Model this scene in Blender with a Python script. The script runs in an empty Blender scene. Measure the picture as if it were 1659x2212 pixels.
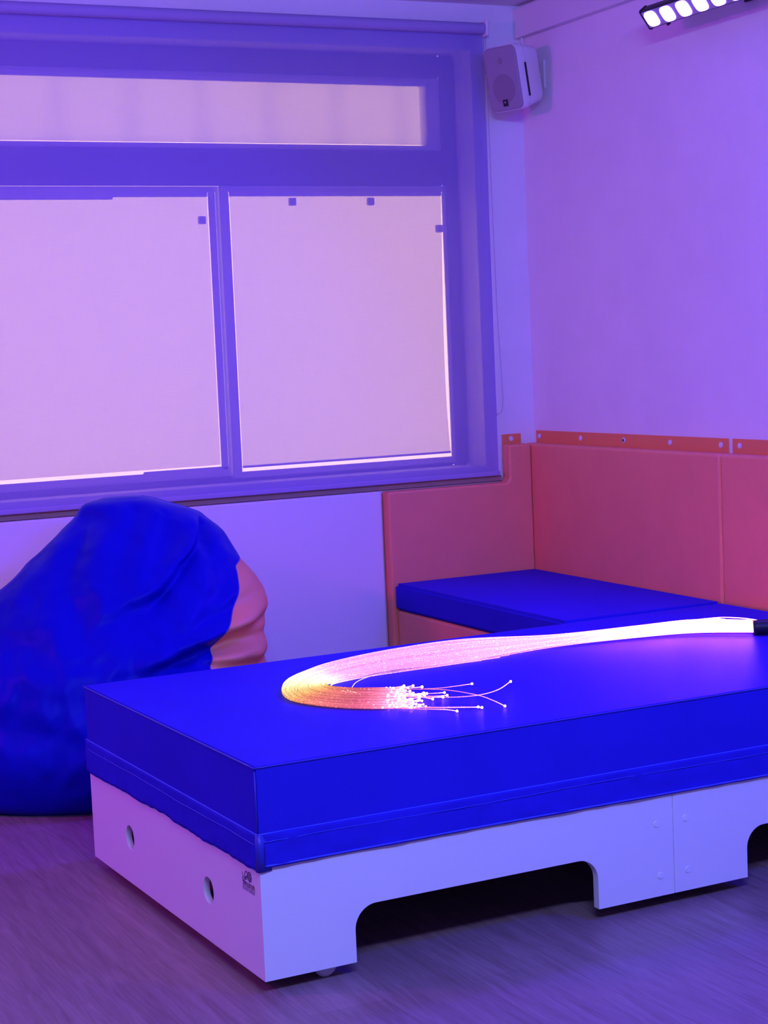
import bpy, bmesh, math, random
from mathutils import Vector, Matrix, noise
from mathutils.geometry import tessellate_polygon
random.seed(7)
C = bpy.context.scene.collection
PI = math.pi

# ------------------------------------------------------------------ materials
def new_mat(name):
    m = bpy.data.materials.new(name); m.use_nodes = True
    nt = m.node_tree; nt.nodes.clear()
    out = nt.nodes.new('ShaderNodeOutputMaterial')
    return m, nt, out

def pbr(name, col, rough=.5, bump=0., bscale=200., var=0., vscale=8., spec=.5, coat=0.):
    m, nt, out = new_mat(name)
    b = nt.nodes.new('ShaderNodeBsdfPrincipled')
    b.inputs['Base Color'].default_value = (*col, 1)
    b.inputs['Roughness'].default_value = rough
    b.inputs['Specular IOR Level'].default_value = spec
    b.inputs['Coat Weight'].default_value = coat
    nt.links.new(b.outputs[0], out.inputs[0])
    tc = nt.nodes.new('ShaderNodeTexCoord')
    if var > 0:
        n = nt.nodes.new('ShaderNodeTexNoise'); n.inputs['Scale'].default_value = vscale
        n.inputs['Detail'].default_value = 4
        nt.links.new(tc.outputs['Object'], n.inputs['Vector'])
        r = nt.nodes.new('ShaderNodeValToRGB')
        r.color_ramp.elements[0].position = .3; r.color_ramp.elements[1].position = .7
        r.color_ramp.elements[0].color = (*[c * (1 - var) for c in col], 1)
        r.color_ramp.elements[1].color = (*[min(1, c * (1 + var)) for c in col], 1)
        nt.links.new(n.outputs['Fac'], r.inputs[0]); nt.links.new(r.outputs[0], b.inputs['Base Color'])
    if bump > 0:
        n2 = nt.nodes.new('ShaderNodeTexNoise'); n2.inputs['Scale'].default_value = bscale
        nt.links.new(tc.outputs['Object'], n2.inputs['Vector'])
        bp = nt.nodes.new('ShaderNodeBump'); bp.inputs['Strength'].default_value = bump
        bp.inputs['Distance'].default_value = .002
        nt.links.new(n2.outputs['Fac'], bp.inputs['Height']); nt.links.new(bp.outputs[0], b.inputs['Normal'])
    return m

def fabric_screen(name, col, transp, transl, weave=500., bands=0.):
    """openwork screen cloth: a share of the light passes straight through, a share is scattered"""
    m, nt, out = new_mat(name); N = nt.nodes.new; L = nt.links.new
    tc = N('ShaderNodeTexCoord')
    d = N('ShaderNodeBsdfDiffuse'); d.inputs['Color'].default_value = (*col, 1)
    t = N('ShaderNodeBsdfTranslucent'); t.inputs['Color'].default_value = (*col, 1)
    tr = N('ShaderNodeBsdfTransparent')
    mx = N('ShaderNodeMixShader'); mx.inputs[0].default_value = transl
    L(d.outputs[0], mx.inputs[1]); L(t.outputs[0], mx.inputs[2])
    mp = N('ShaderNodeMapping'); mp.inputs['Scale'].default_value = (weave, weave, weave * .04)
    L(tc.outputs['Object'], mp.inputs['Vector'])
    n = N('ShaderNodeTexNoise'); n.inputs['Scale'].default_value = 1.; n.inputs['Detail'].default_value = 2
    L(mp.outputs[0], n.inputs['Vector'])
    mp2 = N('ShaderNodeMapping'); mp2.inputs['Scale'].default_value = (weave * .04, weave, weave)
    L(tc.outputs['Object'], mp2.inputs['Vector'])
    n2 = N('ShaderNodeTexNoise'); n2.inputs['Scale'].default_value = 1.
    L(mp2.outputs[0], n2.inputs['Vector'])
    ad = N('ShaderNodeMath'); ad.operation = 'ADD'; L(n.outputs['Fac'], ad.inputs[0]); L(n2.outputs['Fac'], ad.inputs[1])
    mr = N('ShaderNodeMapRange'); mr.inputs['From Min'].default_value = .6; mr.inputs['From Max'].default_value = 1.4
    mr.inputs['To Min'].default_value = transp * .92; mr.inputs['To Max'].default_value = transp * 1.08
    L(ad.outputs[0], mr.inputs['Value'])
    fac = mr.outputs[0]
    if bands > 0:  # upright fold shading put into the cloth's transparency
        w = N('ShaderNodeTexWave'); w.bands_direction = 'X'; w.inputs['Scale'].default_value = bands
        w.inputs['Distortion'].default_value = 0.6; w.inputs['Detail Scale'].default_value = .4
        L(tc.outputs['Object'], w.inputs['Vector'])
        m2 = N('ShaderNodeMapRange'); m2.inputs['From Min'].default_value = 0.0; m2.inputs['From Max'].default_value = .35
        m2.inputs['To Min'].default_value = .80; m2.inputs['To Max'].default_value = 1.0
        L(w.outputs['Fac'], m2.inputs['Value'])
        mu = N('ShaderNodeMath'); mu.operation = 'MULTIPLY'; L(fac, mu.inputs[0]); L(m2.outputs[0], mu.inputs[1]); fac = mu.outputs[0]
    mx2 = N('ShaderNodeMixShader')
    L(fac, mx2.inputs[0]); L(mx.outputs[0], mx2.inputs[1]); L(tr.outputs[0], mx2.inputs[2]); L(mx2.outputs[0], out.inputs[0])
    return m

def glass_mat(name):
    m, nt, out = new_mat(name); N = nt.nodes.new; L = nt.links.new
    tr = N('ShaderNodeBsdfTransparent'); tr.inputs['Color'].default_value = (.96, .97, .96, 1)
    g = N('ShaderNodeBsdfGlossy'); g.inputs['Roughness'].default_value = .02
    f = N('ShaderNodeFresnel'); f.inputs['IOR'].default_value = 1.45
    mx = N('ShaderNodeMixShader'); L(f.outputs[0], mx.inputs[0]); L(tr.outputs[0], mx.inputs[1]); L(g.outputs[0], mx.inputs[2])
    L(mx.outputs[0], out.inputs[0]); return m

def emit(name, col, s):
    m, nt, out = new_mat(name)
    e = nt.nodes.new('ShaderNodeEmission'); e.inputs[0].default_value = (*col, 1); e.inputs[1].default_value = s
    nt.links.new(e.outputs[0], out.inputs[0]); return m

def floor_mat():
    m, nt, out = new_mat('laminate_floor'); N = nt.nodes.new; L = nt.links.new
    b = N('ShaderNodeBsdfPrincipled'); b.inputs['Roughness'].default_value = .42
    tc = N('ShaderNodeTexCoord')
    rot = N('ShaderNodeMapping'); rot.inputs['Rotation'].default_value = (0, 0, PI / 2)
    L(tc.outputs['Object'], rot.inputs['Vector'])
    br = N('ShaderNodeTexBrick'); br.offset = .37; br.inputs['Scale'].default_value = 1.
    br.inputs['Brick Width'].default_value = 1.28; br.inputs['Row Height'].default_value = .19
    br.inputs['Mortar Size'].default_value = .0012; br.inputs['Mortar Smooth'].default_value = .3
    br.inputs['Color1'].default_value = (.9, .9, .9, 1); br.inputs['Color2'].default_value = (1.06, 1.06, 1.06, 1)
    br.inputs['Mortar'].default_value = (.75, .75, .75, 1)
    L(rot.outputs[0], br.inputs['Vector'])
    mp = N('ShaderNodeMapping'); mp.inputs['Scale'].default_value = (26, 1.6, 1)
    L(tc.outputs['Object'], mp.inputs['Vector'])
    n = N('ShaderNodeTexNoise'); n.inputs['Scale'].default_value = 2.2; n.inputs['Detail'].default_value = 8
    n.inputs['Roughness'].default_value = .65; n.inputs['Distortion'].default_value = 1.2
    L(mp.outputs[0], n.inputs['Vector'])
    cr = N('ShaderNodeValToRGB'); e = cr.color_ramp.elements
    e[0].position = .3; e[0].color = (.20, .115, .125, 1); e[1].position = .72; e[1].color = (.36, .235, .265, 1)
    L(n.outputs['Fac'], cr.inputs[0])
    mu = N('ShaderNodeMix'); mu.data_type = 'RGBA'; mu.blend_type = 'MULTIPLY'; mu.inputs[0].default_value = 1
    L(cr.outputs[0], mu.inputs[6]); L(br.outputs['Color'], mu.inputs[7])
    L(mu.outputs[2], b.inputs['Base Color'])
    bp = N('ShaderNodeBump'); bp.inputs['Strength'].default_value = .12; bp.inputs['Distance'].default_value = .001
    L(n.outputs['Fac'], bp.inputs['Height']); L(bp.outputs[0], b.inputs['Normal'])
    L(b.outputs[0], out.inputs[0]); return m

def fibre_mat(name, gain=1.):
    """side glow of the fibres: light given off changes along the strand (uv.x = 0 at the sheath, 1 at the tips)"""
    m, nt, out = new_mat(name); N = nt.nodes.new; L = nt.links.new
    uv = N('ShaderNodeUVMap'); uv.uv_map = 'UVMap'
    sp = N('ShaderNodeSeparateXYZ'); L(uv.outputs[0], sp.inputs[0])
    cr = N('ShaderNodeValToRGB'); el = cr.color_ramp.elements
    stops = FIB_COL
    el[0].position = stops[0][0]; el[0].color = (*stops[0][1], 1)
    el[1].position = stops[-1][0]; el[1].color = (*stops[-1][1], 1)
    for p, c in stops[1:-1]:
        k = el.new(p); k.color = (*c, 1)
    L(sp.outputs[0], cr.inputs[0])
    fr = N('ShaderNodeFloatCurve')
    cu = fr.mapping.curves[0]
    for i, (p, v) in enumerate(FIB_STR):
        if i < 2: cu.points[i].location = (p, v)
        else: cu.points.new(p, v)
    if True:
        pts = sorted(FIB_STR)
        for pt, (p, v) in zip(cu.points, pts): pt.location = (p, v)
    fr.mapping.update()
    L(sp.outputs[0], fr.inputs['Value'])
    # sparkle specks along the strand
    tc = N('ShaderNodeTexCoord')
    n = N('ShaderNodeTexNoise'); n.inputs['Scale'].default_value = 260.; n.inputs['Detail'].default_value = 0
    L(tc.outputs['Object'], n.inputs['Vector'])
    mr = N('ShaderNodeMapRange'); mr.inputs['From Min'].default_value = .66; mr.inputs['From Max'].default_value = .8
    mr.inputs['To Min'].default_value = 1.; mr.inputs['To Max'].default_value = 3.; L(n.outputs['Fac'], mr.inputs['Value'])
    mv = N('ShaderNodeMapRange'); mv.inputs['To Min'].default_value = .62; mv.inputs['To Max'].default_value = 1.25; L(sp.outputs[1], mv.inputs['Value'])
    m0 = N('ShaderNodeMath'); m0.operation = 'MULTIPLY'; L(mr.outputs[0], m0.inputs[0]); L(mv.outputs[0], m0.inputs[1])
    mu = N('ShaderNodeMath'); mu.operation = 'MULTIPLY'; L(fr.outputs[0], mu.inputs[0]); L(m0.outputs[0], mu.inputs[1])
    mu2 = N('ShaderNodeMath'); mu2.operation = 'MULTIPLY'; mu2.inputs[1].default_value = 22. * gain; L(mu.outputs[0], mu2.inputs[0])
    e = N('ShaderNodeEmission'); L(cr.outputs[0], e.inputs[0]); L(mu2.outputs[0], e.inputs[1])
    L(e.outputs[0], out.inputs[0]); return m

FIB_COL = [(0., (1., .20, .62)), (.17, (1., .17, .68)), (.27, (1., .30, .80)), (.36, (1., .32, .86)), (.44, (1., .38, .86)), (.51, (1., .70, .66)), (.58, (1., .82, .50)), (.66, (1., .68, .28)), (.74, (1., .44, .17)), (.81, (1., .24, .22)), (.90, (1., .17, .34)), (1., (1., .30, .55))]
FIB_STR = [(0.0, 1.0), (0.1, 0.72), (0.16, 0.42), (0.22, 0.1636), (0.29, 0.0841), (0.36, 0.0659), (0.44, 0.0682), (0.51, 0.0818), (0.58, 0.075), (0.66, 0.0523), (0.74, 0.0455), (0.81, 0.0409), (0.92, 0.0455), (0.96, 0.0909), (1.0, 0.2273)]

M = {}
M['wall'] = pbr('wall_paint', (.80, .79, .78), .85, .25, 260., .02)
M['ceil'] = pbr('ceiling_paint', (.78, .77, .76), .9, .2, 200.)
M['trim'] = pbr('trim_paint', (.74, .73, .72), .6)
M['alu'] = pbr('window_frame_paint', (.70, .68, .66), .4)
M['glass'] = glass_mat('window_glass')
M['frame'] = pbr('window_outer_frame', (.22, .21, .21), .4)
M['blindshadow'] = pbr('blind_shadow_brown', (.35, .24, .2), .6)  # colour of the shaded wall just below the blind
M['blind'] = fabric_screen('roller_blind_screen', (.32, .26, .68), .30, .15)
M['hem'] = pbr('blind_hem', (.36, .30, .55), .7, .3, 500.)
M['sashblind'] = fabric_screen('sash_blind_cloth', (.80, .70, .66), .28, .5, 400.)
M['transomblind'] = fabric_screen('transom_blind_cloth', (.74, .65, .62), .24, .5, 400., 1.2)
M['plastic'] = pbr('white_plastic', (.75, .74, .74), .4)
M['orange'] = pbr('orange_vinyl', (.90, .28, .17), .5, .35, 420., .03)
M['orangeflap'] = pbr('orange_vinyl_flap', (.86, .24, .09), .5, .35, 420.)
M['whitepad'] = pbr('white_vinyl', (.78, .77, .78), .55, .3, 420.)
M['blue'] = pbr('blue_vinyl', (.026, .020, .50), .42, .3, 420., .05, 5., .008)
M['bluebag'] = pbr('blue_bag_vinyl', (.004, .005, .37), .40, .25, 380., .06, 4., .06)
M['orangebag'] = pbr('orange_bag_vinyl', (.86, .33, .17), .48, .25, 380.)
M['bluedark'] = pbr('blue_vinyl_piping', (.02, .025, .42), .45)
M['hemblue'] = pbr('blue_hem_tape', (.05, .08, .75), .38)
M['lacquer'] = pbr('white_lacquered_board', (.82, .80, .80), .45, .1, 150.)
M['boltcap'] = pbr('white_bolt_cap', (.84, .82, .82), .4)
M['wood_dark'] = pbr('dark_slat', (.25, .2, .16), .7)
M['wheel'] = pbr('caster_wheel', (.62, .6, .62), .45)
M['black'] = pbr('black_rubber', (.012, .012, .014), .45)
M['lampblack'] = pbr('black_lamp_housing', (.02, .018, .03), .4)
M['grille'] = pbr('speaker_grille', (.36, .32, .38), .7, .8, 900.)
M['cone'] = pbr('speaker_cone_shade', (.30, .25, .30), .7, .8, 900.)
M['badge'] = pbr('black_badge', (.01, .01, .012), .35)
M['ink'] = pbr('logo_ink', (.06, .03, .14), .5)
M['inkred'] = pbr('logo_red_ink', (.22, .04, .08), .5)
M['snap'] = pbr('snap_button', (.75, .73, .76), .25)
M['cord'] = pbr('blind_cord', (.45, .42, .5), .5)
M['floor'] = floor_mat()
M['fibre'] = fibre_mat('glowing_fibre')
M['tip'] = emit('fibre_tip_light', (1., .28, .52), 15.)
M['lens'] = emit('violet_led_lens', (.22, .12, 1.), 16.)
M['bezel'] = pbr('lamp_face_plate', (.30, .27, .36), .35)

# ------------------------------------------------------------------ helpers
def link(o, parent=None):
    C.objects.link(o)
    if parent is not None: o.parent = parent
    return o
def from_bm(name, bm, m, parent=None, smooth=False):
    me = bpy.data.meshes.new(name)
    bmesh.ops.recalc_face_normals(bm, faces=bm.faces)
    bm.to_mesh(me); bm.free()
    if smooth:
        for p in me.polygons: p.use_smooth = True
    if m is not None: me.materials.append(m)
    return link(bpy.data.objects.new(name, me), parent)
def thing(name, label, cat, loc=(0, 0, 0), rz=0., group=None):
    o = bpy.data.objects.new(name, None); C.objects.link(o)
    o.empty_display_size = .1
    o.location = loc; o.rotation_euler = (0, 0, rz); tag(o, label, cat, group); return o
def tag(o, label, cat, group=None):
    o['label'] = label; o['category'] = cat
    if group: o['group'] = group
    return o
def struct(o):
    o['kind'] = 'structure'; return o
def add_box(bm, x0, x1, y0, y1, z0, z1):
    v = [bm.verts.new(p) for p in ((x0, y0, z0), (x1, y0, z0), (x1, y1, z0), (x0, y1, z0), (x0, y0, z1), (x1, y0, z1), (x1, y1, z1), (x0, y1, z1))]
    for f in ((0, 3, 2, 1), (4, 5, 6, 7), (0, 1, 5, 4), (1, 2, 6, 5), (2, 3, 7, 6), (3, 0, 4, 7)):
        bm.faces.new([v[i] for i in f])
def box(name, b, m, parent=None, r=0., seg=3):
    bm = bmesh.new(); add_box(bm, *b)
    if r > 0: bmesh.ops.bevel(bm, geom=bm.edges[:], offset=r, segments=seg, profile=.5, affect='EDGES', clamp_overlap=True)
    o = from_bm(name, bm, m, parent, smooth=False if r <= 0 else True)
    if r > 0: wnorm(o)
    return o
def wnorm(o):
    w = o.modifiers.new('even_shading', 'WEIGHTED_NORMAL'); w.keep_sharp = True; w.weight = 100
def shade_auto(o, ang=40):
    me = o.data
    for p in me.polygons: p.use_smooth = True
    me.set_sharp_from_angle(angle=math.radians(ang))
    return o
def plate(name, loops, thick, frame, m, parent=None, bev=0., seg=2):
    """flat board: loops[0] outline, others holes, in (u,v); frame = (origin, U, V, N); thickness along N"""
    O, U, V, N = [Vector(a) for a in frame]
    bm = bmesh.new(); edges = []
    for lp in loops:
        vs = [bm.verts.new(O + U * u + V * v) for u, v in lp]
        for i in range(len(vs)): edges.append(bm.edges.new((vs[i], vs[(i + 1) % len(vs)])))
    flat = [v for lp in loops for v in lp]; allv = list(bm.verts)
    for tri in tessellate_polygon([[Vector((u, v, 0)) for u, v in lp] for lp in loops]):
        try: bm.faces.new([allv[i] for i in tri])
        except ValueError: pass
    ext = bmesh.ops.extrude_face_region(bm, geom=bm.faces[:])
    nv = [g for g in ext['geom'] if isinstance(g, bmesh.types.BMVert)]
    bmesh.ops.translate(bm, verts=nv, vec=N * thick)
    bmesh.ops.recalc_face_normals(bm, faces=bm.faces)
    if len(loops) == 1: bmesh.ops.dissolve_limit(bm, angle_limit=.001, verts=bm.verts, edges=bm.edges)
    if bev > 0:
        es = [e for e in bm.edges if len(e.link_faces) == 2 and e.calc_face_angle(0) > .9]
        bmesh.ops.bevel(bm, geom=es, offset=bev, segments=seg, profile=.5, affect='EDGES', clamp_overlap=True)
    o = from_bm(name, bm, m, parent); shade_auto(o, 35); wnorm(o); return o
def arc(cx, cz, r, a0, a1, n=10):
    return [(cx + r * math.cos(a0 + (a1 - a0) * i / n), cz + r * math.sin(a0 + (a1 - a0) * i / n)) for i in range(n + 1)]
def catmull(pts, n):
    P = [Vector(p) for p in pts]; P = [2 * P[0] - P[1]] + P + [2 * P[-1] - P[-2]]
    S = len(P) - 3; out = []
    for k in range(n):
        t = k / (n - 1) * S; i = min(int(t), S - 1); t -= i
        a, b, c, d = P[i:i + 4]
        out.append(.5 * ((2 * b) + (c - a) * t + (2 * a - 5 * b + 4 * c - d) * t * t + (3 * b - a - 3 * c + d) * t ** 3))
    return out
def tube_into(bm, pts, rad, sides=6, uv0=0., uv1=1., cap=True):
    uvl = bm.loops.layers.uv.get('UVMap') or bm.loops.layers.uv.new('UVMap')
    rings = []; n = len(pts); uy = random.random()
    up = Vector((0, 0, 1))
    for i, p in enumerate(pts):
        t = (pts[min(i + 1, n - 1)] - pts[max(i - 1, 0)]).normalized()
        a = up if abs(t.z) < .9 else Vector((1, 0, 0))
        s = t.cross(a).normalized(); u = s.cross(t)
        r = rad(i / (n - 1)) if callable(rad) else rad
        rings.append([bm.verts.new(p + (s * math.cos(2 * PI * k / sides) + u * math.sin(2 * PI * k / sides)) * r) for k in range(sides)])
    for i in range(n - 1):
        for k in range(sides):
            f = bm.faces.new((rings[i][k], rings[i][(k + 1) % sides], rings[i + 1][(k + 1) % sides], rings[i + 1][k]))
            f.smooth = True
            for lp, q in zip(f.loops, (i, i, i + 1, i + 1)): lp[uvl].uv = (uv0 + (uv1 - uv0) * q / (n - 1), uy)
    if cap:
        for rg, q in ((rings[0], uv0), (rings[-1], uv1)):
            f = bm.faces.new(rg)
            for lp in f.loops: lp[uvl].uv = (q, uy)
def tube(name, pts, rad, m, parent=None, sides=8, **k):
    bm = bmesh.new(); tube_into(bm, [Vector(p) for p in pts], rad, sides, **k)
    return from_bm(name, bm, m, parent, smooth=True)
def cyl(name, c, axis, r, h, m, parent=None, seg=24, bev=0.):
    bm = bmesh.new(); bmesh.ops.create_cone(bm, cap_ends=True, segments=seg, radius1=r, radius2=r, depth=h)
    if bev > 0:
        bmesh.ops.bevel(bm, geom=[e for e in bm.edges if e.calc_face_angle(0) > 1.2], offset=bev, segments=3, affect='EDGES')
    q = Vector((0, 0, 1)).rotation_difference(Vector(axis).normalized()).to_matrix().to_4x4()
    bmesh.ops.transform(bm, matrix=Matrix.Translation(Vector(c)) @ q, verts=bm.verts)
    o = from_bm(name, bm, m, parent); shade_auto(o, 35); return o

# ------------------------------------------------------------------ the room
WY, WX, CZ = .06, .05, 2.605           # window wall, right wall, ceiling
XL, YF = -4.9, -7.2                    # left wall and the wall behind the camera
OX0, OX1, OZ0, OZ1 = -4.3, -.166, .893, 2.437
struct(box('floor', (XL - .1, WX + .1, YF - .1, WY + .3, -.08, 0.), M['floor']))
struct(box('ceiling', (XL - .1, WX + .1, YF - .1, WY + .3, CZ, CZ + .08), M['ceil']))
struct(box('wall_right', (WX, WX + .12, YF - .1, WY + .3, 0, CZ), M['wall']))
struct(box('wall_left', (XL - .12, XL, YF - .1, WY + .3, 0, CZ), M['wall']))
struct(box('wall_front', (XL, WX, YF - .12, YF, 0, CZ), M['wall']))
bm = bmesh.new()
add_box(bm, XL, WX, WY, WY + .26, 0, OZ0)
add_box(bm, XL, WX, WY, WY + .26, OZ1, CZ)
add_box(bm, OX1, WX, WY, WY + .26, OZ0, OZ1)
add_box(bm, XL, OX0, WY, WY + .26, OZ0, OZ1)
struct(from_bm('wall_back', bm, M['wall']))
t1 = struct(box('trim_1', (.020, WX, -7.15, WY, 2.483, 2.592), M['trim'], r=.002, seg=1))
struct(box('blind_shadow_strip', (-4.4, -.105, WY - .012, WY, .832, .852), M['blindshadow'], r=.002, seg=1))  # blind's shadow on the bare wall, put in as a brown strip

# ------------------------------------------------------------------ the window
win = bpy.data.objects.new('window_1', None); C.objects.link(win); struct(win); win.location = (0, 0, 0)
def wpart(name, boxes, m, bev=.004):
    b = bmesh.new()
    for q in boxes: add_box(b, *q)
    if bev: bmesh.ops.bevel(b, geom=b.edges[:], offset=bev, segments=2, affect='EDGES', clamp_overlap=True)
    o = from_bm(name, b, m, win); return o
y0, y1 = .192, .204
wpart('window_frame', [(-.232, OX1, y0, y1, OZ0, OZ1), (OX0, -.232, y0, y1, 2.352, OZ1), (OX0, -.232, y0, y1, 1.952, 2.085),
                       (OX0, -.232, y0, y1, OZ0, .915), (OX0, OX0 + .05, y0, y1, OZ0, OZ1)], M['frame'])
def ring(x0, x1, z0, z1, gx0, gx1, gz0, gz1, ya, yb):
    return [(x0, x1, ya, yb, gz1, z1), (x0, x1, ya, yb, z0, gz0), (x0, gx0, ya, yb, gz0, gz1), (gx1, x1, ya, yb, gz0, gz1)]
wpart('transom_sash', ring(-2.1, -.228, 2.08, 2.355, -2.07, -.296, 2.103, 2.330, .2, .24), M['alu'], .003)
wpart('transom_sash', ring(OX0, -2.1, 2.08, 2.355, OX0 + .06, -2.14, 2.103, 2.330, .2, .24), M['alu'], .003)
wpart('sash', ring(-1.138, -.226, .905, 1.952, -1.103, -.240, .928, 1.93, .1875, .198), M['alu'], .002)
wpart('sash', ring(-2.16, -1.128, .905, 1.952, -2.12, -1.147, .944, 1.93, .205, .215), M['alu'], .002)
wpart('sash', ring(-3.2, -2.13, .905, 1.952, -3.15, -2.18, .944, 1.93, .185, .215), M['alu'], .003)
wpart('sash', ring(OX0 + .03, -3.18, .905, 1.952, OX0 + .08, -3.22, .944, 1.93, .222, .25), M['alu'], .003)
wpart('bottom_rail_cover', [(-1.473, -1.15, .196, .2045, .915, .952)], M['alu'], .002)
wpart('edge_guide', [(-1.178, -1.1525, .196, .2045, .94, 1.93)], M['alu'], .002)
wpart('top_guide', [(-2.12, -1.53, .196, .2025, 1.905, 1.95)], M['plastic'], .002)
for nm, x0, x1, z0, z1, yy in (('transom_pane', -2.1, -.28, 2.09, 2.345, .22), ('transom_pane', OX0, -2.1, 2.09, 2.345, .22), ('pane', -1.12, -.23, .915, 1.945, .191), ('pane', -2.14, -1.14, .93, 1.945, .208), ('pane', -3.17, -2.15, .93, 1.945, .2), ('pane', OX0 + .05, -3.2, .93, 1.945, .236)):
    box(nm, (x0, x1, yy, yy + .004, z0, z1), M['glass'], win)

# small blinds fixed on each sash, inside of the glass
def cloth(name, fx, z0, z1, y, m, parent, nx=24, nz=24, wob=.0):
    """cloth sheet; fx(t) gives (x0, x1) at height share t (0 bottom)"""
    b = bmesh.new(); g = []
    for j in range(nz + 1):
        t = j / nz; xa, xb = fx(t); row = []
        for i in range(nx + 1):
            s = i / nx; x = xa + (xb - xa) * s; z = z0 + (z1 - z0) * t
            row.append(b.verts.new((x, y + wob * math.sin(9 * s + 4 * t) * (1 - t), z)))
        g.append(row)
    for j in range(nz):
        for i in range(nx): b.faces.new((g[j][i], g[j][i + 1], g[j + 1][i + 1], g[j + 1][i]))
    return from_bm(name, b, m, parent, smooth=True)
def sash_blind(label, fx, z0, z1, y, m, clips, rail, group=None):
    xa, xb = fx(1)
    t = thing('sash_blind', label, 'window blind', ((xa + xb) / 2, y, z1))
    dx = (xa + xb) / 2
    cloth('cloth', lambda q: (fx(q)[0] - dx, fx(q)[1] - dx), z0 - z1, 0, 0, m, t)
    box('head_rail', (xa - dx, xb - dx, -.007, .007, -.012, .006), M['plastic'], t, .003)
    if rail: box('bottom_rail', (fx(0)[0] - dx, fx(0)[1] - dx, -.004, .004, z0 - z1, z0 - z1 + .008), M['plastic'], t, .002)
    for cx, cz in clips: box('clip', (cx - dx - .014, cx - dx + .014, -.012, .004, cz - z1 - .022, cz - z1 + .006), M['plastic'], t, .004)
    return t
def bow(t):  # the right sash blind bellies away from its guide near the lower half
    return (-1.1015, -.2475 - .0115 * math.sin(PI * (1 - t) ** 1.6) ** .8)
sash_blind('pale blind on the right-hand window sash, thin daylight slits along its edges', bow,   .9415, 1.926, .1862, M['sashblind'], [(-.86, 1.902), (-.545, 1.902), (-.262, 1.80)], True)
sash_blind('pale blind on the left window sash, wide bright gap of daylight under it', lambda t: (-2.11, -1.180), .958, 1.926, .2035, M['sashblind'], [(-1.205, 1.84)], False)
sash_blind('pale cloth with faint upright shading bands over the narrow top pane of the window', lambda t: (-2.08, -.290), 2.104, 2.332, .192, M['transomblind'], [], False)
for x0, x1, z0, z1, yy in ((-3.14, -2.18, .958, 1.926, .176), (OX0 + .09, -3.23, .958, 1.926, .214), (OX0 + .05, -2.14, 2.104, 2.332, .192)):
    o = cloth('sash_cloth', lambda t: (x0, x1), z0, z1, yy, M['sashblind'], win)

# ------------------------------------------------------------------ the big roller blind
BX0, BX1 = -4.35, -.126
rb = thing('roller_blind', 'large see-through roller blind pulled down over the whole window, backlit by daylight', 'roller blind', (BX1, .035, .853))
def L3(p): return (p[0] - BX1, p[1] - .035, p[2] - .853)
def lbox(b): return (b[0] - BX1, b[1] - BX1, b[2] - .035, b[3] - .035, b[4] - .853, b[5] - .853)
cloth('blind_fabric', lambda t: (BX0 - BX1, 0), .012, 1.66, 0, M['blind'], rb, 60, 40)
cyl('roller', L3(((BX0 + BX1) / 2, .028, 2.511)), (1, 0, 0), .021, BX1 - BX0, M['hem'], rb, 24)
box('hem_bar', lbox((BX0, BX1 + .004, .028, .042, .853, .871)), M['hem'], rb, .004)
for bx in (BX1, BX0 - .012):
    box('end_bracket', lbox((bx, bx + .012, .004, .06, 2.482, 2.54)), M['plastic'], rb, .004)
cp = [(-.117, .03, 2.50), (-.114, .032, 2.0), (-.108, .034, 1.5), (-.098, .035, 1.22), (-.097, .035, 1.14), (-.103, .035, 1.098), (-.115, .037, 1.09), (-.122, .045, 1.12), (-.122, .048, 1.5), (-.12, .045, 2.0), (-.119, .04, 2.5)]
tube('pull_cord', [L3(p) for p in catmull(cp, 60)], .0011, M['cord'], rb, 6)

# ------------------------------------------------------------------ wall padding
def snap_button(parent, c, axis=(-1, 0, 0), hollow=False):
    s = cyl('snap_button', c, axis, .0095, .006, M['snap'], parent, 20, .002)
    if hollow:
        v = Vector(axis).normalized()
        s.data.materials.append(M['badge'])
        cyl('snap_hole', Vector(c) + v * .0025, axis, .005, .003, M['badge'], parent, 14)
    return s
def wall_pad_right(label, ya, yb, fa, fb, snaps, hollow):
    t = thing('wall_pad', label, 'wall padding', (WX, ya, 0), 0, 'orange pads along the right wall')
    box('pad_body', (-.05, -.0008, yb - ya + .002, .055 if ya > -.1 else -.002, .002, .968), M['orange'], t, .012, 4)
    f = box('fixing_flap', (-.0035, -.0004, fb - ya, fa - ya, .94, 1.0145), M['orangeflap'], t, .0012, 2)
    for i, y in enumerate(snaps): snap_button(f, (-.005, y - ya, .9925), (-1, 0, 0), i in hollow)
    return t
wall_pad_right('orange padded panel on the right wall nearest the room corner, behind the blue bench cushion', -.0, -1.1716, .040, -1.160, (.013, -.279, -.561, -.84, -1.122), (2,))
wall_pad_right('orange padded panel on the right wall cut by the right edge of the photo', -1.1716, -2.50, -1.181, -2.48, (-1.221, -1.50, -1.78, -2.06, -2.34), ())
# notched pad under the window
t = thing('wall_pad', 'orange notched padded panel under the window, left of the room corner', 'wall padding', (-.6134, WY, 0))
ol = [(0, .002), (.613, .002), (.613, .968), (.6134 - .098, .968), (.6134 - .098, .8273 + .02)] + arc(.6134 - .118, .8273 + .02, .02, 0, -PI / 2, 5)[1:] + [(0, .8273)]
plate('pad_body', [ol], .0592, ((0, -.06, 0), (1, 0, 0), (0, 0, 1), (0, 1, 0)), M['orange'], t, .010, 4)
f = box('fixing_flap', (.6134 - .094, .6134 - .011, -.0035, -.0004, .95, 1.006), M['orangeflap'], t, .0012, 2)
snap_button(f, (.6134 - .056, -.005, .988), (0, -1, 0))
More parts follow.
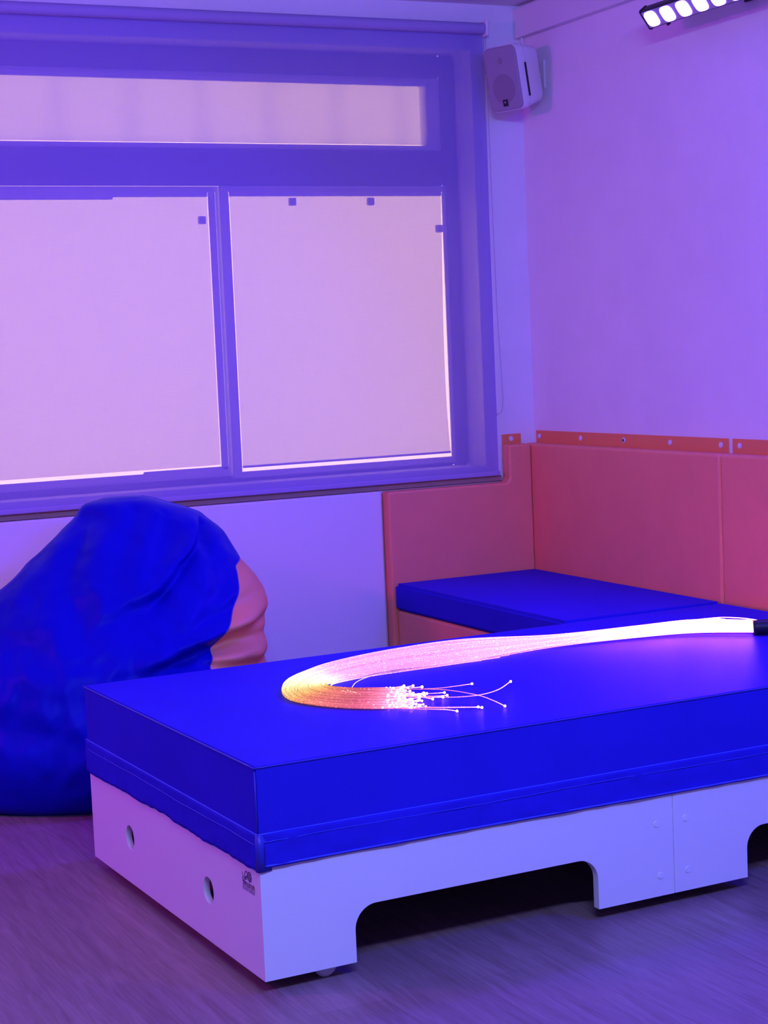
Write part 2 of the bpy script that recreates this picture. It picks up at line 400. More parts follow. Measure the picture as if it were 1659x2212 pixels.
# plain white pad left of it
t = thing('white_wall_pad', 'white padded panel on the wall under the window, behind the beanbag', 'wall padding', (-4.6, WY, 0))
box('pad_body', (0, 4.6 - .618, -.018, -.0006, .002, .829), M['whitepad'], t, .008, 4)

# ------------------------------------------------------------------ bench in the corner
XB0 = -.604
t = thing('corner_bench', 'orange padded bench under the blue cushion in the corner', 'bench', (XB0, -1.172, 0))
box('bench_body', (.006, .6025, .003, 1.1705, .0, .392), M['orange'], t, .014, 4)
t = thing('bench_cushion', 'blue vinyl cushion lying on the orange corner bench', 'cushion', (XB0, -1.172, .392))
def cushion_mesh(w, d, h, r):
    b = bmesh.new(); add_box(b, 0, w, 0, d, .0008, h)
    bmesh.ops.bevel(b, geom=b.edges[:], offset=r, segments=4, affect='EDGES'); return b
wnorm(from_bm('cushion_body', cushion_mesh(.6025, 1.1705, .0985, .011), M['blue'], t, True))

# ------------------------------------------------------------------ the bed: white frame on casters
B0, TH, BW, BL = Vector((-2.1243, -2.4087, 0)), .0222, 1.1425, 2.112
ZB, ZT = .031, .3005
bed = thing('bed_frame', 'low white lacquered bed frame on casters with arched leg cutouts, under the blue mattress', 'bed frame', B0, TH)
def side_outline(a0, a1, c0, c1):
    r = .052; zc = .1545
    return [(a0, ZB), (c0, ZB)] + [(c0, zc - r)] + arc(c0 + r, zc - r, r, PI, PI / 2, 10)[1:] + arc(c1 - r, zc - r, r, PI / 2, 0, 10) + [(c1, ZB), (a1, ZB), (a1, ZT), (a0, ZT)]
TK = .022
for k, (yy, bolts) in enumerate(((0., True), (BW - TK, False))):
    for a0, a1, c0, c1 in ((0., 1.0615, .2165, .8455), (1.0628, BL, 1.2805, 1.908)):
        ol_ = side_outline(a0, a1, c0, c1) if bolts else [(a0, ZB), (a1, ZB), (a1, ZT), (a0, ZT)]  # unseen back panels kept plain, without cutouts, to darken under the bed
        sp = plate('side_panel', [ol_], TK, ((0, yy, 0), (1, 0, 0), (0, 0, 1), (0, 1, 0)), M['lacquer'], bed, .0012, 2)
        if bolts:
            for bx, bz in ((1.014, .207), (1.022, .081), (1.098, .208), (1.1025, .082)):
                if a0 <= bx <= a1: cyl('bolt_cap', (bx, -.0005, bz), (0, -1, 0), .0085, .003, M['boltcap'], sp, 20, .001)
def circ(cx, cz, r, n=40): return [(cx + r * math.cos(2 * PI * i / n), cz + r * math.sin(2 * PI * i / n)) for i in range(n)]
ep = plate('end_panel', [[(TK - .0005, ZB), (BW - TK + .0005, ZB), (BW - TK + .0005, ZT), (TK - .0005, ZT)], circ(.307, .1515, .0305), circ(.8395, .1515, .0305)], .0155, ((0, 0, 0), (0, 1, 0), (0, 0, 1), (1, 0, 0)), M['lacquer'], bed, .0012, 2)
box('end_panel', (BL - TK, BL, TK, BW - TK, ZB, ZT), M['lacquer'], bed, .001, 1)
for xm in (1.04, 1.0845): box('middle_panel', (xm - .011, xm + .011, TK, BW - TK, ZB + .02, ZT), M['lacquer'], bed, .001, 1)
box('deck', (TK, BL - TK, TK, BW - TK, .286, .2995), M['wood_dark'], bed)
for a in (.159, .95, 1.17, 1.99):
    for b_ in ((.046, BW - .072) if a < .5 or a > 1.5 else (BW - .072,)):
        w = cyl('caster', (a, b_, .0262), (0, 1, 0), .026, .024, M['wheel'], bed, 28, .004)
        box('caster_fork', (a - .012, a + .012, b_ - .018, b_ + .018, .034, .286), M['alu'], w, .002, 1)
# printed mark on the end panel (figure, ball, a word and two small lines)
lg = bpy.data.objects.new('logo', None); C.objects.link(lg); lg.parent = ep; lg.location = (-.0004, .0, .0); lg['label'] = 'small dark printed logo near the corner'
# logo in (b, z); the picture's left is larger b
def lt(x, y):   # logo units: x 0..1 left to right, y 0..1 up
    return Vector((-.0003, .0985 - .066 * x, .2105 + .042 * y))
def stroke(bm, pts, w):
    P = [lt(*p) for p in pts]; n = len(P); prev = None
    for i, p in enumerate(P):
        tt = (P[min(i + 1, n - 1)] - P[max(i - 1, 0)]).normalized(); nn = Vector((0, -tt.z, tt.y)) * w
        cur = [bm.verts.new(p + nn), bm.verts.new(p - nn), bm.verts.new(p - nn + Vector((-.0002, 0, 0))), bm.verts.new(p + nn + Vector((-.0002, 0, 0)))]
        if prev:
            for a in range(4): bm.faces.new((prev[a], prev[(a + 1) % 4], cur[(a + 1) % 4], cur[a]))
        else: bm.faces.new(cur)
        prev = cur
    bm.faces.new(prev[::-1])
bm = bmesh.new(); W_ = .0006
stroke(bm, [(.20, .52), (.22, .75), (.27, .95), (.35, 1.02), (.44, .97), (.47, .85), (.42, .74), (.34, .70), (.26, .62)], .0009)
stroke(bm, [(.02, .86), (.06, .70), (.16, .58), (.30, .56), (.44, .66)], .0008)
stroke(bm, [(.24, .60), (.38, .78)], .0016)
stroke(bm, [(.02, .62), (.04, .50), (.16, .44), (.30, .40)], .0012)
from_bm('logo_figure', bm, M['ink'], lg)
bm = bmesh.new()
stroke(bm, [(.62 + .14 * math.cos(2 * PI * i / 24), .80 + .24 * math.sin(2 * PI * i / 24)) for i in range(25)], .0011)
stroke(bm, [(.53, .68), (.62, .84), (.70, .98)], .0012); stroke(bm, [(.58, .60), (.68, .74), (.75, .86)], .0014)
stroke(bm, [(.50, .82), (.56, .94)], .0012)
from_bm('logo_ball', bm, M['ink'], lg)
def glyph(bm, x, y, s, h, k):
    if k % 4 == 0: pts = [(x + s, y + h * .85), (x + s * .2, y + h), (x, y + h * .65), (x + s, y + h * .4), (x + s * .8, y), (x, y + h * .1)]
    elif k % 4 == 1: pts = [(x + s, y + h * .1), (x, y + h * .15), (x, y + h * .9), (x + s, y + h * .85), (x + s, y + h * .5), (x, y + h * .5)]
    elif k % 4 == 2: pts = [(x, y), (x, y + h), (x + s * .7, y + h * .9), (x + s, y)]
    else: pts = [(x, y + h * .1), (x + s, y + h * .1), (x + s, y + h), (x, y + h), (x, y + h * .1)]
    stroke(bm, pts, .00075)
bm = bmesh.new()
for k in range(6): glyph(bm, .02 + .115 * k, .20, .085, .24, (0, 1, 2, 0, 3, 2)[k])
from_bm('logo_word', bm, M['ink'], lg)
bm = bmesh.new()
for k in range(3): glyph(bm, .72 + .10 * k, .20, .075, .27, k)
from_bm('logo_word_end', bm, M['inkred'], lg)
bm = bmesh.new()
for k in range(16): stroke(bm, [(.0 + .063 * k, .115 + .035 * (k % 2)), (.045 + .063 * k, .13 - .02 * (k % 3))], .0007)
for k in range(16):
    if k != 7: stroke(bm, [(.0 + .063 * k, .02 + .03 * (k % 2)), (.045 + .063 * k, .035 - .02 * (k % 3))], .0007)
from_bm('logo_small_lines', bm, M['ink'], lg)

# ------------------------------------------------------------------ mattress
MZ = .2745
mat_ = thing('mattress', 'thick blue vinyl mattress with a hanging skirt on the white bed frame', 'mattress', B0 + Vector((0, 0, MZ)), TH)
OV = .0045; MT = .4937 - MZ
bm = bmesh.new()
add_box(bm, -OV + .002, BL - .002, -OV + .002, BW + OV - .002, .3015 - MZ, MT)
bmesh.ops.bevel(bm, geom=bm.edges[:], offset=.004, segments=3, affect='EDGES')
from_bm('mattress_cover', bm, M['blue'], mat_, True)
mc = [c for c in mat_.children if c.name.startswith('mattress_cover')][0]; shade_auto(mc, 50); wnorm(mc)
def loop_rect(z, o, r=.004):
    x0, x1, ya, yb = -o, BL + o - OV, -o, BW + o
    return [(x0, ya, z), (x1, ya, z), (x1, yb, z), (x0, yb, z), (x0, ya, z)]
def polyline(pts, step=.03):
    out = []
    for a, b in zip(pts[:-1], pts[1:]):
        a, b = Vector(a), Vector(b); n = max(1, int((b - a).length / step))
        out += [a.lerp(b, i / n) for i in range(n)]
    return out + [Vector(pts[-1])]
tube('top_piping', polyline(loop_rect(MT - .0025, OV - .001)), .0019, M['bluedark'], mat_, 6)
tube('corner_seam', [(-OV + .0022, -OV + .0022, MT - .01), (-OV + .0022, -OV + .0022, .076)], .0016, M['bluedark'], mat_, 6)
SZ = .350 - MZ
tube('skirt_seam', polyline(loop_rect(SZ, OV - .0003)), .0016, M['hemblue'], mat_, 6)
# skirts: gathered strips hanging from the seam
def skirt(name, length, place, zbot, amp, m, nx, ruf, ztop=SZ):
    nz = 10; bm = bmesh.new(); g = []
    for i in range(nx + 1):
        s = length * i / nx; col = []
        for j in range(nz + 1):
            t = j / nz; zb = zbot(s); z = ztop + (zb - ztop) * t
            w = amp * (t ** .7) * (.6 * noise.noise((s * 7, t * 1.6, 3.1)) + .4 * noise.noise((s * 23, t * 2.5, 9.3)))
            w += amp * .8 * math.exp(-((t - .22) / .13) ** 2) * (noise.noise((s * 16, 0.5, 1.7)))
            col.append(bm.verts.new(place(s, max(-.0026, .0004 + .0008 * t + w * .9 + amp * .25 * t), z)))
        g.append(col)
    for i in range(nx):
        for j in range(nz): bm.faces.new((g[i][j], g[i + 1][j], g[i + 1][j + 1], g[i][j + 1]))
    o = from_bm(name, bm, m, mat_, True)
    sd = o.modifiers.new('s', 'SOLIDIFY'); sd.thickness = .0016; sd.offset = 0
    return o, g
front_z = lambda s: .2775 - MZ - .004 * math.exp(-((s - 1.3) / .5) ** 2)
fs, _ = skirt('skirt', BL - .016, lambda s, n, z: (.010 + s, -OV - n, z), front_z, .0062, M['blue'], 320, 0)
tube('hem', [(.010 + s, -OV - .0032, front_z(s) + .004) for s in [i * .02 for i in range(int((BL - .016) / .02) + 1)]], .0022, M['hemblue'], fs, 6)
tube('stitch_line', [(.010 + s, -OV - .0036 - .0006 * math.sin(s * 31), SZ - .017 + .0012 * math.sin(s * 9)) for s in [i * .02 for i in range(int((BL - .016) / .02) + 1)]], .0007, M['hemblue'], fs, 5)
def end_z(s):
    z = .2665 + .0055 * (1 - s / BW) - .002 * math.sin(s * 7.5) + .0042 * noise.noise((s * 8, 2.2, 0)) + .003 * noise.noise((s * 30, 5.2, 0))
    return z - MZ
es, _ = skirt('skirt', BW + OV - .004, lambda s, n, z: (-OV - n, .006 + s, z), end_z, .0048, M['blue'], 260, 1)
tube('stitch_line', [(-OV - .0034 - .0006 * math.sin(s * 31), .006 + s, SZ - .022 + .0012 * math.sin(s * 11)) for s in [i * .02 for i in range(int(BW / .02))]], .0007, M['hemblue'], es, 5)
skirt('skirt', BL - .016, lambda s, n, z: (.008 + s, BW + OV + n, z), lambda s: .274 - MZ, .004, M['blue'], 120, 0)
# folded gusset behind the slit at the near corner
bm = bmesh.new()
pr = [(-.0015, .016), (-.0045, .004), (-.0035, -.0035), (.004, -.0045), (.022, -.0015)]
g = []
for z in (SZ, SZ - .035, -.004 - .0015):
    k = 1 + .25 * (SZ - z) / SZ
    g.append([bm.verts.new((x * k - .0012, y * k - .0012, z)) for x, y in pr])
for j in range(2):
    for i in range(4): bm.faces.new((g[j][i], g[j][i + 1], g[j + 1][i + 1], g[j + 1][i]))
o = from_bm('corner_gusset', bm, M['bluedark'], mat_, True)
sd = o.modifiers.new('s', 'SOLIDIFY'); sd.thickness = .0016

# ------------------------------------------------------------------ beanbag
AZ = .314; c0 = Vector((-1.83, -.42, 0)); U = Vector((math.cos(AZ), -math.sin(AZ), 0)); D = Vector((-math.sin(AZ), -math.cos(AZ), 0))
# z, left, right, seam between blue and orange (right), depth offset, front half depth, back half depth
RG = [(.0, -.47, .46, .30, 0, .33, .30), (.03, -.52, .505, .31, 0, .37, .33), (.10, -.56, .535, .31, 0, .40, .36), (.22, -.555, .53, .305, 0, .395, .37), (.30, -.54, .52, .300, 0, .385, .36),
      (.376, -.525, .51, .297, 0, .37, .35), (.443, -.494, .512, .309, -.01, .345, .34), (.513, -.449, .512, .340, -.03, .31, .31), (.583, -.389, .511, .389, -.05, .27, .28),
      (.643, -.323, .484, .411, -.07, .24, .25), (.695, -.263, .444, .418, -.09, .21, .22), (.751, -.197, .415, .412, -.12, .18, .18), (.807, -.132, .375, .372, -.15, .15, .14),
      (.851, -.086, .311, .309, -.17, .12, .11), (.89, -.052, .201, .199, -.19, .085, .08), (.906, .005, .140, .139, -.2, .045, .045)]
NR = 140; NB, NO = 170, 90
def lerp_ring(t):
    P = [Vector(r[:3]) for r in RG]; Q = [Vector(r[3:6]) for r in RG]; S = [Vector((r[6], 0, 0)) for r in RG]
    return None
ZS = [r[0] for r in RG]
cols = [catmull([Vector((r[k], r[k + 1], r[k + 2])) for r in RG], NR) for k in (0, 3)]
back = catmull([Vector((r[6], 0, 0)) for r in RG], NR)
def crease(u, z, p, q, w, d):
    """signed fold along the segment p-q"""
    px, pz = p; qx, qz = q; dx, dz = qx - px, qz - pz; L_ = math.hypot(dx, dz)
    s = ((u - px) * dx + (z - pz) * dz) / (L_ * L_); e = ((u - px) * dz - (z - pz) * dx) / L_
    f = max(0, 1 - max(0, -s, s - 1) * L_ / .09)
    return d * f * (math.exp(-(e / w) ** 2) - .75 * math.exp(-((e - 1.6 * w) / (1.3 * w)) ** 2))
FOLDS = [((.355, .835), (.27, .71), .020, -.022), ((.27, .71), (.18, .615), .022, -.026), ((.18, .615), (.03, .555), .028, -.020),
         ((.33, .83), (.345, .70), .028, -.026), ((.44, .485), (.18, .415), .024, -.046), ((.48, .52), (.28, .47), .020, -.032), ((.40, .66), (.30, .55), .03, -.016),
         ((-.06, .85), (-.10, .70), .04, -.022), ((.10, .87), (.06, .72), .04, -.014), ((.22, .84), (.17, .72), .03, -.014), ((-.32, .50), (.2, .36), .05, -.018), ((-.15, .70), (-.05, .5), .05, -.018),
         ((.50, .475), (.33, .455), .017, -.024), ((.52, .385), (.30, .415), .020, -.030), ((-.45, .42), (.1, .30), .05, -.016), ((-.4, .30), (.0, .22), .05, -.014), ((.41, .58), (.25, .50), .022, -.014)]
bbm = bmesh.new(); grid = []
for j in range(NR):
    z, lf, rt = cols[0][j]; sm, off, fd = cols[1][j]; bd = back[j][0]
    uc, ru = (lf + rt) / 2, max(.01, (rt - lf) / 2)
    sb = max(-.98, min(.998, (sm - uc) / ru)); kk = max(0., min(1., (sm - rt + .035) / .03)); ab = math.asin(sb) + (PI / 2 + .15 - math.asin(sb)) * kk * kk * (3 - 2 * kk)
    tz = j / (NR - 1); al = -(PI / 2 + .20 - .15 * max(0., min(1., (z - .45) / .3)))
    row = []
    for k in range(NB + NO):
        a = al + (ab - al) * k / NB if k <= NB else ab + (2 * PI + al - ab) * (k - NB) / NO
        sa, ca = math.sin(a), math.cos(a)
        ex = .86
        pu = uc + ru * math.copysign(abs(sa) ** ex, sa); pd = off + (fd if ca > 0 else bd) * math.copysign(abs(ca) ** ex, ca)
        n = 0.
        if ca > -.2:
            for F in FOLDS: n += crease(pu, z, *F) * min(1, max(0, (ca + .2) * 1.6))
        w3 = Vector((pu * 5, pd * 5, z * 5))
        n += .018 * noise.noise(w3 * .8) + .013 * noise.noise(w3 * 1.9 + Vector((7, 1, 3))) - .020 * abs(noise.noise(Vector((pu * 7 + z * 4, pd * 4, z * 7 - pu * 5)))) - .008 * abs(noise.noise(Vector((pu * 9 - z * 8, pd * 5, z * 5 + pu * 6 + 4)))) + .005 * noise.noise(w3 * 4.2)
        n *= min(1, z / .12)
        if z > .86: n *= max(.1, (.93 - z) / .07)
        row.append(bbm.verts.new(c0 + U * (pu + sa * n * .55) + D * (pd + ca * n) + Vector((0, 0, z))))
    grid.append(row)
top = bbm.verts.new(sum((v.co for v in grid[-1]), Vector()) / (NB + NO) + Vector((0, 0, .004)))
bot = bbm.verts.new(c0 + Vector((0, 0, .0)))
KT = NB + NO; blue_f, or_f = [], []
for j in range(NR - 1):
    for k in range(KT):
        f = bbm.faces.new((grid[j][k], grid[j][(k + 1) % KT], grid[j + 1][(k + 1) % KT], grid[j + 1][k]))
        (blue_f if k < NB else or_f).append(f)
for k in range(KT):
    blue_f.append(bbm.faces.new((grid[-1][k], grid[-1][(k + 1) % KT], top)))
    or_f.append(bbm.faces.new((grid[0][(k + 1) % KT], grid[0][k], bot)))
bag = thing('beanbag_chair', 'big slumped beanbag chair, blue front and orange back, at the left under the window', 'beanbag', c0)
def sub_mesh(name, faces, m):
    vs, idx, fs = [], {}, []
    for f in faces:
        q = []
        for v in f.verts:
            if v not in idx: idx[v] = len(vs); vs.append(v.co - c0)
            q.append(idx[v])
        fs.append(q)
    me = bpy.data.meshes.new(name); me.from_pydata(vs, [], fs); me.materials.append(m)
    for p in me.polygons: p.use_smooth = True
    return link(bpy.data.objects.new(name, me), bag)
sub_mesh('front_cover', blue_f, M['bluebag'])['label'] = 'blue vinyl front of the beanbag'
sub_mesh('back_cover', or_f, M['orangebag'])['label'] = 'orange vinyl back of the beanbag'
tube('seam_piping', [grid[j][NB].co - c0 for j in range(NR)], .0022, M['bluedark'], bag, 6)
bbm.free()

# ------------------------------------------------------------------ optic fibre bundle
OUT = [(-.326, -1.761, .537), (-.457, -1.650, .535), (-.634, -1.629, .530), (-.855, -1.538, .515), (-1.065, -1.373, .505), (-1.291, -1.381, .505), (-1.504, -1.442, .503), (-1.631, -1.529, .503), (-1.713, -1.611, .503), (-1.768, -1.709, .502), (-1.793, -1.795, .5), (-1.787, -1.873, .499), (-1.742, -1.965, .498), (-1.677, -2.036, .498), (-1.604, -2.086, .498)]
INN = [(-.34, -1.778, .498), (-.47, -1.666, .498), (-.625, -1.615, .498), (-.885, -1.585, .498), (-1.207, -1.634, .498), (-1.414, -1.63, .498), (-1.538, -1.662, .498), (-1.6, -1.682, .5), (-1.639, -1.704, .502), (-1.655, -1.728, .504), (-1.663, -1.758, .506), (-1.655, -1.787, .506), (-1.625, -1.82, .505), (-1.578, -1.857, .505), (-1.511, -1.903, .505)]
NP = 72
OC, IC = catmull(OUT, 901), catmull(INN, 901)
FO = Vector((-.34, -1.78, .4945))
fib = thing('optic_fibre_bundle', 'glowing bundle of pink-white optic fibres curled in a hook on the blue mattress', 'fibre optic light', FO)
RAD = .0011
def strand_path(t0, t1, end, ph, lift):
    pts = []
    for i in range(NP):
        q = i / (NP - 1) * end; fi = int(round(q * 900))
        t = t0 + (t1 - t0) * (q * q * (3 - 2 * q)) + .03 * math.sin(q * 9 + ph)
        t = min(1, max(0, t))
        if q < .25: t = .5 + (t - .5) * (.72 + .28 * q / .25)
        p = OC[fi].lerp(IC[fi], t)
        thick = .004 + .012 * min(1., q / .2) * math.exp(-q * 4)
        p = p + Vector((0, 0, lift * thick)); p.z = max(p.z, .4937 + RAD * 1.3)
        if q < .25:   # round cross-section near the sheath
            k = 1 - q / .25; side = Vector((.45, .89, 0)) * (.013 * k * math.cos(ph) * math.sqrt(max(0, 1 - (2 * t - 1) ** 2))); p = p + side
        pts.append(p - FO)
    return pts
tip_me = None
def add_tip(parent, p, r, name='fibre_tip'):
    global tip_me
    if tip_me is None:
        b = bmesh.new(); bmesh.ops.create_icosphere(b, subdivisions=2, radius=1.); 
        tip_me = bpy.data.meshes.new('fibre_tip'); b.to_mesh(tip_me); b.free(); tip_me.materials.append(M['tip'])
        for q in tip_me.polygons: q.use_smooth = True
    o = link(bpy.data.objects.new(name, tip_me), parent); o.location = p; o.scale = (r, r, r); return o
def strand(pts, u0, u1, tip=True, rad=RAD, tr=.0026):
    o = tube('fibre', pts, rad, M['fibre'], fib, 5, uv0=u0, uv1=u1)
    if tip: add_tip(o, pts[-1], tr)
    return o
rs = random.Random(3)
for k in range(84):
    t0 = rs.random(); t1 = min(1, max(0, t0 + rs.uniform(-.35, .35))); end = 1. - .055 * rs.random() ** 1.3
    pth = strand_path(t0, t1, end, rs.uniform(0, 6.28), rs.random())
    dv = (pth[-1] - pth[-4]).normalized(); fan = Vector((rs.uniform(-.3, .3), rs.uniform(-.3, .3), rs.uniform(0., .12)))
    ext = rs.random() ** 2.2 * .05 + .004
    for q in (1, 2, 3): pth.append(pth[-1] + (dv + fan * q / 3).normalized() * ext / 3)
    for p_ in pth[-3:]: p_.z = max(p_.z, .4937 + .0035 - FO.z)
    strand(pth, 0, min(1., end + .03), True, RAD, rs.uniform(.0022, .0042))
bm = bmesh.new()
for k in range(150):
    t0 = rs.random(); t1 = min(1, max(0, t0 + rs.uniform(-.3, .3)))
    end = rs.uniform(.945, .998)
    tube_into(bm, strand_path(t0, t1, end, rs.uniform(0, 6.28), rs.random()), RAD, 5, 0, end)
o = from_bm('fibre_mass', bm, M['fibre'], fib, True); o['kind'] = 'stuff'
STRAY = [[(-1.60, -1.86, .503), (-1.528, -1.885, .502), (-1.446, -1.928, .502), (-1.398, -1.948, .505), (-1.364, -1.97, .51)], [(-1.62, -1.90, .502), (-1.545, -1.946, .502), (-1.475, -2.032, .5), (-1.409, -2.075, .503), (-1.352, -2.078, .51), (-1.299, -2.05, .52)],
         [(-1.58, -1.86, .503), (-1.509, -1.899, .503), (-1.443, -1.972, .505), (-1.404, -2.066, .502), (-1.401, -2.141, .5), (-1.409, -2.211, .499)], [(-1.68, -1.99, .499), (-1.614, -2.057, .499), (-1.553, -2.131, .5), (-1.5, -2.172, .501), (-1.471, -2.194, .502)],
         [(-1.69, -2.0, .499), (-1.624, -2.077, .499), (-1.567, -2.135, .499), (-1.541, -2.167, .5), (-1.527, -2.192, .499)], [(-1.539, -1.958, .503), (-1.488, -1.983, .503), (-1.46, -2.004, .505)], [(-1.542, -1.964, .501), (-1.497, -2.001, .5), (-1.464, -2.025, .502)],
         [(-1.554, -1.963, .5), (-1.52, -1.997, .5), (-1.509, -2.035, .5)], [(-1.707, -1.943, .499), (-1.667, -2.016, .499), (-1.635, -2.048, .499)], [(-1.54, -1.96, .5), (-1.511, -2.004, .5), (-1.478, -2.03, .5)],
         [(-1.69, -2.0, .4985), (-1.60, -2.07, .4985), (-1.54, -2.13, .4995), (-1.49, -2.17, .5), (-1.463, -2.197, .5)], [(-1.56, -1.95, .5), (-1.51, -1.985, .5), (-1.475, -2.022, .4995)]]
for s in STRAY: strand([p - FO for p in catmull(s, 28)], .9, 1., True, .0009, .0031)
LOOPS = [([(-.66, -1.62, .515), (-.556, -1.654, .53), (-.501, -1.655, .535), (-.448, -1.66, .538), (-.411, -1.687, .54), (-.385, -1.75, .538), (-.335, -1.78, .533)], .25, .02), ([(-.52, -1.66, .525), (-.462, -1.657, .535), (-.415, -1.704, .545), (-.372, -1.754, .545), (-.33, -1.775, .537)], .2, .02),
         ([(-1.154, -1.642, .498), (-1.279, -1.637, .498), (-1.391, -1.638, .499), (-1.445, -1.637, .499), (-1.522, -1.686, .502), (-1.578, -1.742, .504), (-1.624, -1.815, .503), (-1.644, -1.874, .503)], .3, .62),
         ([(-1.09, -1.631, .498), (-1.288, -1.653, .5), (-1.456, -1.66, .5), (-1.562, -1.686, .502), (-1.646, -1.74, .506), (-1.645, -1.809, .507), (-1.637, -1.899, .506)], .3, .62),
         ([(-1.053, -1.616, .498), (-1.278, -1.634, .5), (-1.415, -1.631, .502), (-1.554, -1.668, .502), (-1.631, -1.721, .506), (-1.653, -1.764, .507), (-1.655, -1.831, .507), (-1.644, -1.887, .505)], .3, .62)]
for s, a, b in LOOPS: strand([p - FO for p in catmull(s, 40)], a, b, False, .0011)
shp = [(-.342, -1.768, .5165), (-.28, -1.80, .5165), (-.2, -1.84, .5165), (-.13, -1.90, .5165), (-.09, -2.0, .5165), (-.075, -2.15, .5165), (-.075, -2.33, .5165)]
tube('sheath', [p - FO for p in catmull(shp, 40)], .0218, M['black'], fib, 24)

# ------------------------------------------------------------------ loudspeaker in the corner
fdir = Vector((-.945, -.327, 0)); fdir.normalize(); tilt = math.radians(10.5)
fwd = (fdir * math.cos(tilt) + Vector((0, 0, -math.sin(tilt)))).normalized()
sidev = Vector((0, 0, 1)).cross(fwd).normalized(); upv = fwd.cross(sidev)
SC = Vector((-.0735, -.1, 2.318))
spk = thing('loudspeaker', 'small white loudspeaker tilted down on a wall bracket in the upper room corner', 'loudspeaker', SC)
RM = Matrix((sidev, fwd, upv)).transposed().to_4x4()
spk.matrix_world = Matrix.Translation(SC) @ RM      # local: x side, y forward, z up
hw, hd, hh = .078, .068, .117
def sq_ring(y, sx, sz, r, n=7):
    p = []
    for cx, cz, a in ((sx - r, sz - r, 0), (-sx + r, sz - r, PI / 2), (-sx + r, -sz + r, PI), (sx - r, -sz + r, 1.5 * PI)):
        for i in range(n + 1): p.append((cx + r * math.cos(a + PI / 2 * i / n), y, cz + r * math.sin(a + PI / 2 * i / n)))
    return p
def loft(name, rings, m, parent):
    b = bmesh.new(); g = [[b.verts.new(q) for q in r] for r in rings]; n = len(g[0])
    for i in range(len(g) - 1):
        for k in range(n): b.faces.new((g[i][k], g[i][(k + 1) % n], g[i + 1][(k + 1) % n], g[i + 1][k]))
    b.faces.new(g[0]); b.faces.new(g[-1])
    o = from_bm(name, b, m, parent); shade_auto(o, 30); return o
loft('cabinet', [sq_ring(-hd, hw * .80, hh * .78, .02), sq_ring(-hd + .012, hw * .88, hh * .86, .022), sq_ring(hd * .35, hw * .985, hh * .97, .024), sq_ring(hd * .35, hw * .955, hh * .945, .022), sq_ring(hd * .42, hw * .955, hh * .945, .022), sq_ring(hd * .42, hw * .99, hh * .985, .024), sq_ring(hd * .85, hw, hh, .026), sq_ring(hd * .93, hw * .98, hh * .985, .024)], M['plastic'], spk)
gr = loft('grille', [sq_ring(hd * .90, hw * .972, hh * .978, .024), sq_ring(hd * 1.0, hw * .955, hh * .965, .024), sq_ring(hd * 1.05, hw * .9, hh * .935, .022)], M['grille'], spk)
cyl('woofer', (0, hd * 1.052, -.036), (0, 1, 0), .052, .0022, M['cone'], spk, 36, .0008)
cyl('tweeter', (0, hd * 1.052, .064), (0, 1, 0), .012, .0022, M['cone'], spk, 24, .0008)
bdg = box('badge', (-.011, .011, hd * 1.05, hd * 1.05 + .004, -.098, -.074), M['badge'], spk, .001, 1)
box('badge_mark', (-.0035, .0035, hd * 1.05 + .0038, hd * 1.05 + .0046, -.0875, -.080), M['cone'], bdg)
for sg in (-1, 1):
    box('side_slot', (sg * hw * .985 - .003, sg * hw * .985 + .003, hd * .30, hd * .44, -.075, .045), M['badge'], spk, .001, 1)
# bracket from the back of the cabinet to the right wall (built in world axes, then brought into the cabinet's frame)
inv = (Matrix.Translation(SC) @ RM).inverted()
bk = SC - fwd * hd
b = bmesh.new()
tube_into(b, [bk + fwd * .004, (bk + Vector((WX - .006, bk.y + .012, bk.z))) * .5 if False else bk.lerp(Vector((WX - .004, bk.y, bk.z - .004)), .5), Vector((WX - .004, bk.y, bk.z - .004))], .012, 12)
add_box(b, WX - .008, WX - .0005, bk.y - .035, bk.y + .035, bk.z - .05, bk.z + .05)
for v in b.verts: v.co = inv @ v.co
from_bm('bracket', b, M['plastic'], spk)
b = bmesh.new(); tube_into(b, catmull([(.034, .022, 2.485), (.032, .018, 2.455), (.026, -.02, 2.41), (.012, -.06, 2.37), tuple(bk - fwd * -.004)], 24), .004, 8)
for v in b.verts: v.co = inv @ v.co
from_bm('cable', b, M['plastic'], spk, True)

# ------------------------------------------------------------------ LED wall-washer bar high on the right wall
bar = thing('led_light_bar', 'black LED bar with a row of glowing violet-white lenses high on the right wall', 'light bar', (-.1, -.982, 2.362))
ld = Vector((-.80, 0, -.60)).normalized(); lu = Vector((-ld.z, 0, ld.x)) * -1      # lens direction and the bar's own up
if lu.z < 0: lu = -lu
NL = 12; PITCH = .0852; BLEN = NL * PITCH + .02
prof = [(-.034, .020), (-.026, .034), (.0, .034), (.006, .030), (.006, -.030), (.0, -.034), (-.026, -.034), (-.034, -.022)]
b = bmesh.new(); g = []
for y in (0, -BLEN): g.append([b.verts.new(ld * d + lu * h + Vector((0, y, 0))) for d, h in prof])
n = len(prof)
for k in range(n): b.faces.new((g[0][k], g[0][(k + 1) % n], g[1][(k + 1) % n], g[1][k]))
b.faces.new(g[0]); b.faces.new(g[1])
bmesh.ops.recalc_face_normals(b, faces=b.faces)
bmesh.ops.bevel(b, geom=[e for e in b.edges], offset=.002, segments=2, affect='EDGES')
from_bm('housing', b, M['lampblack'], bar)
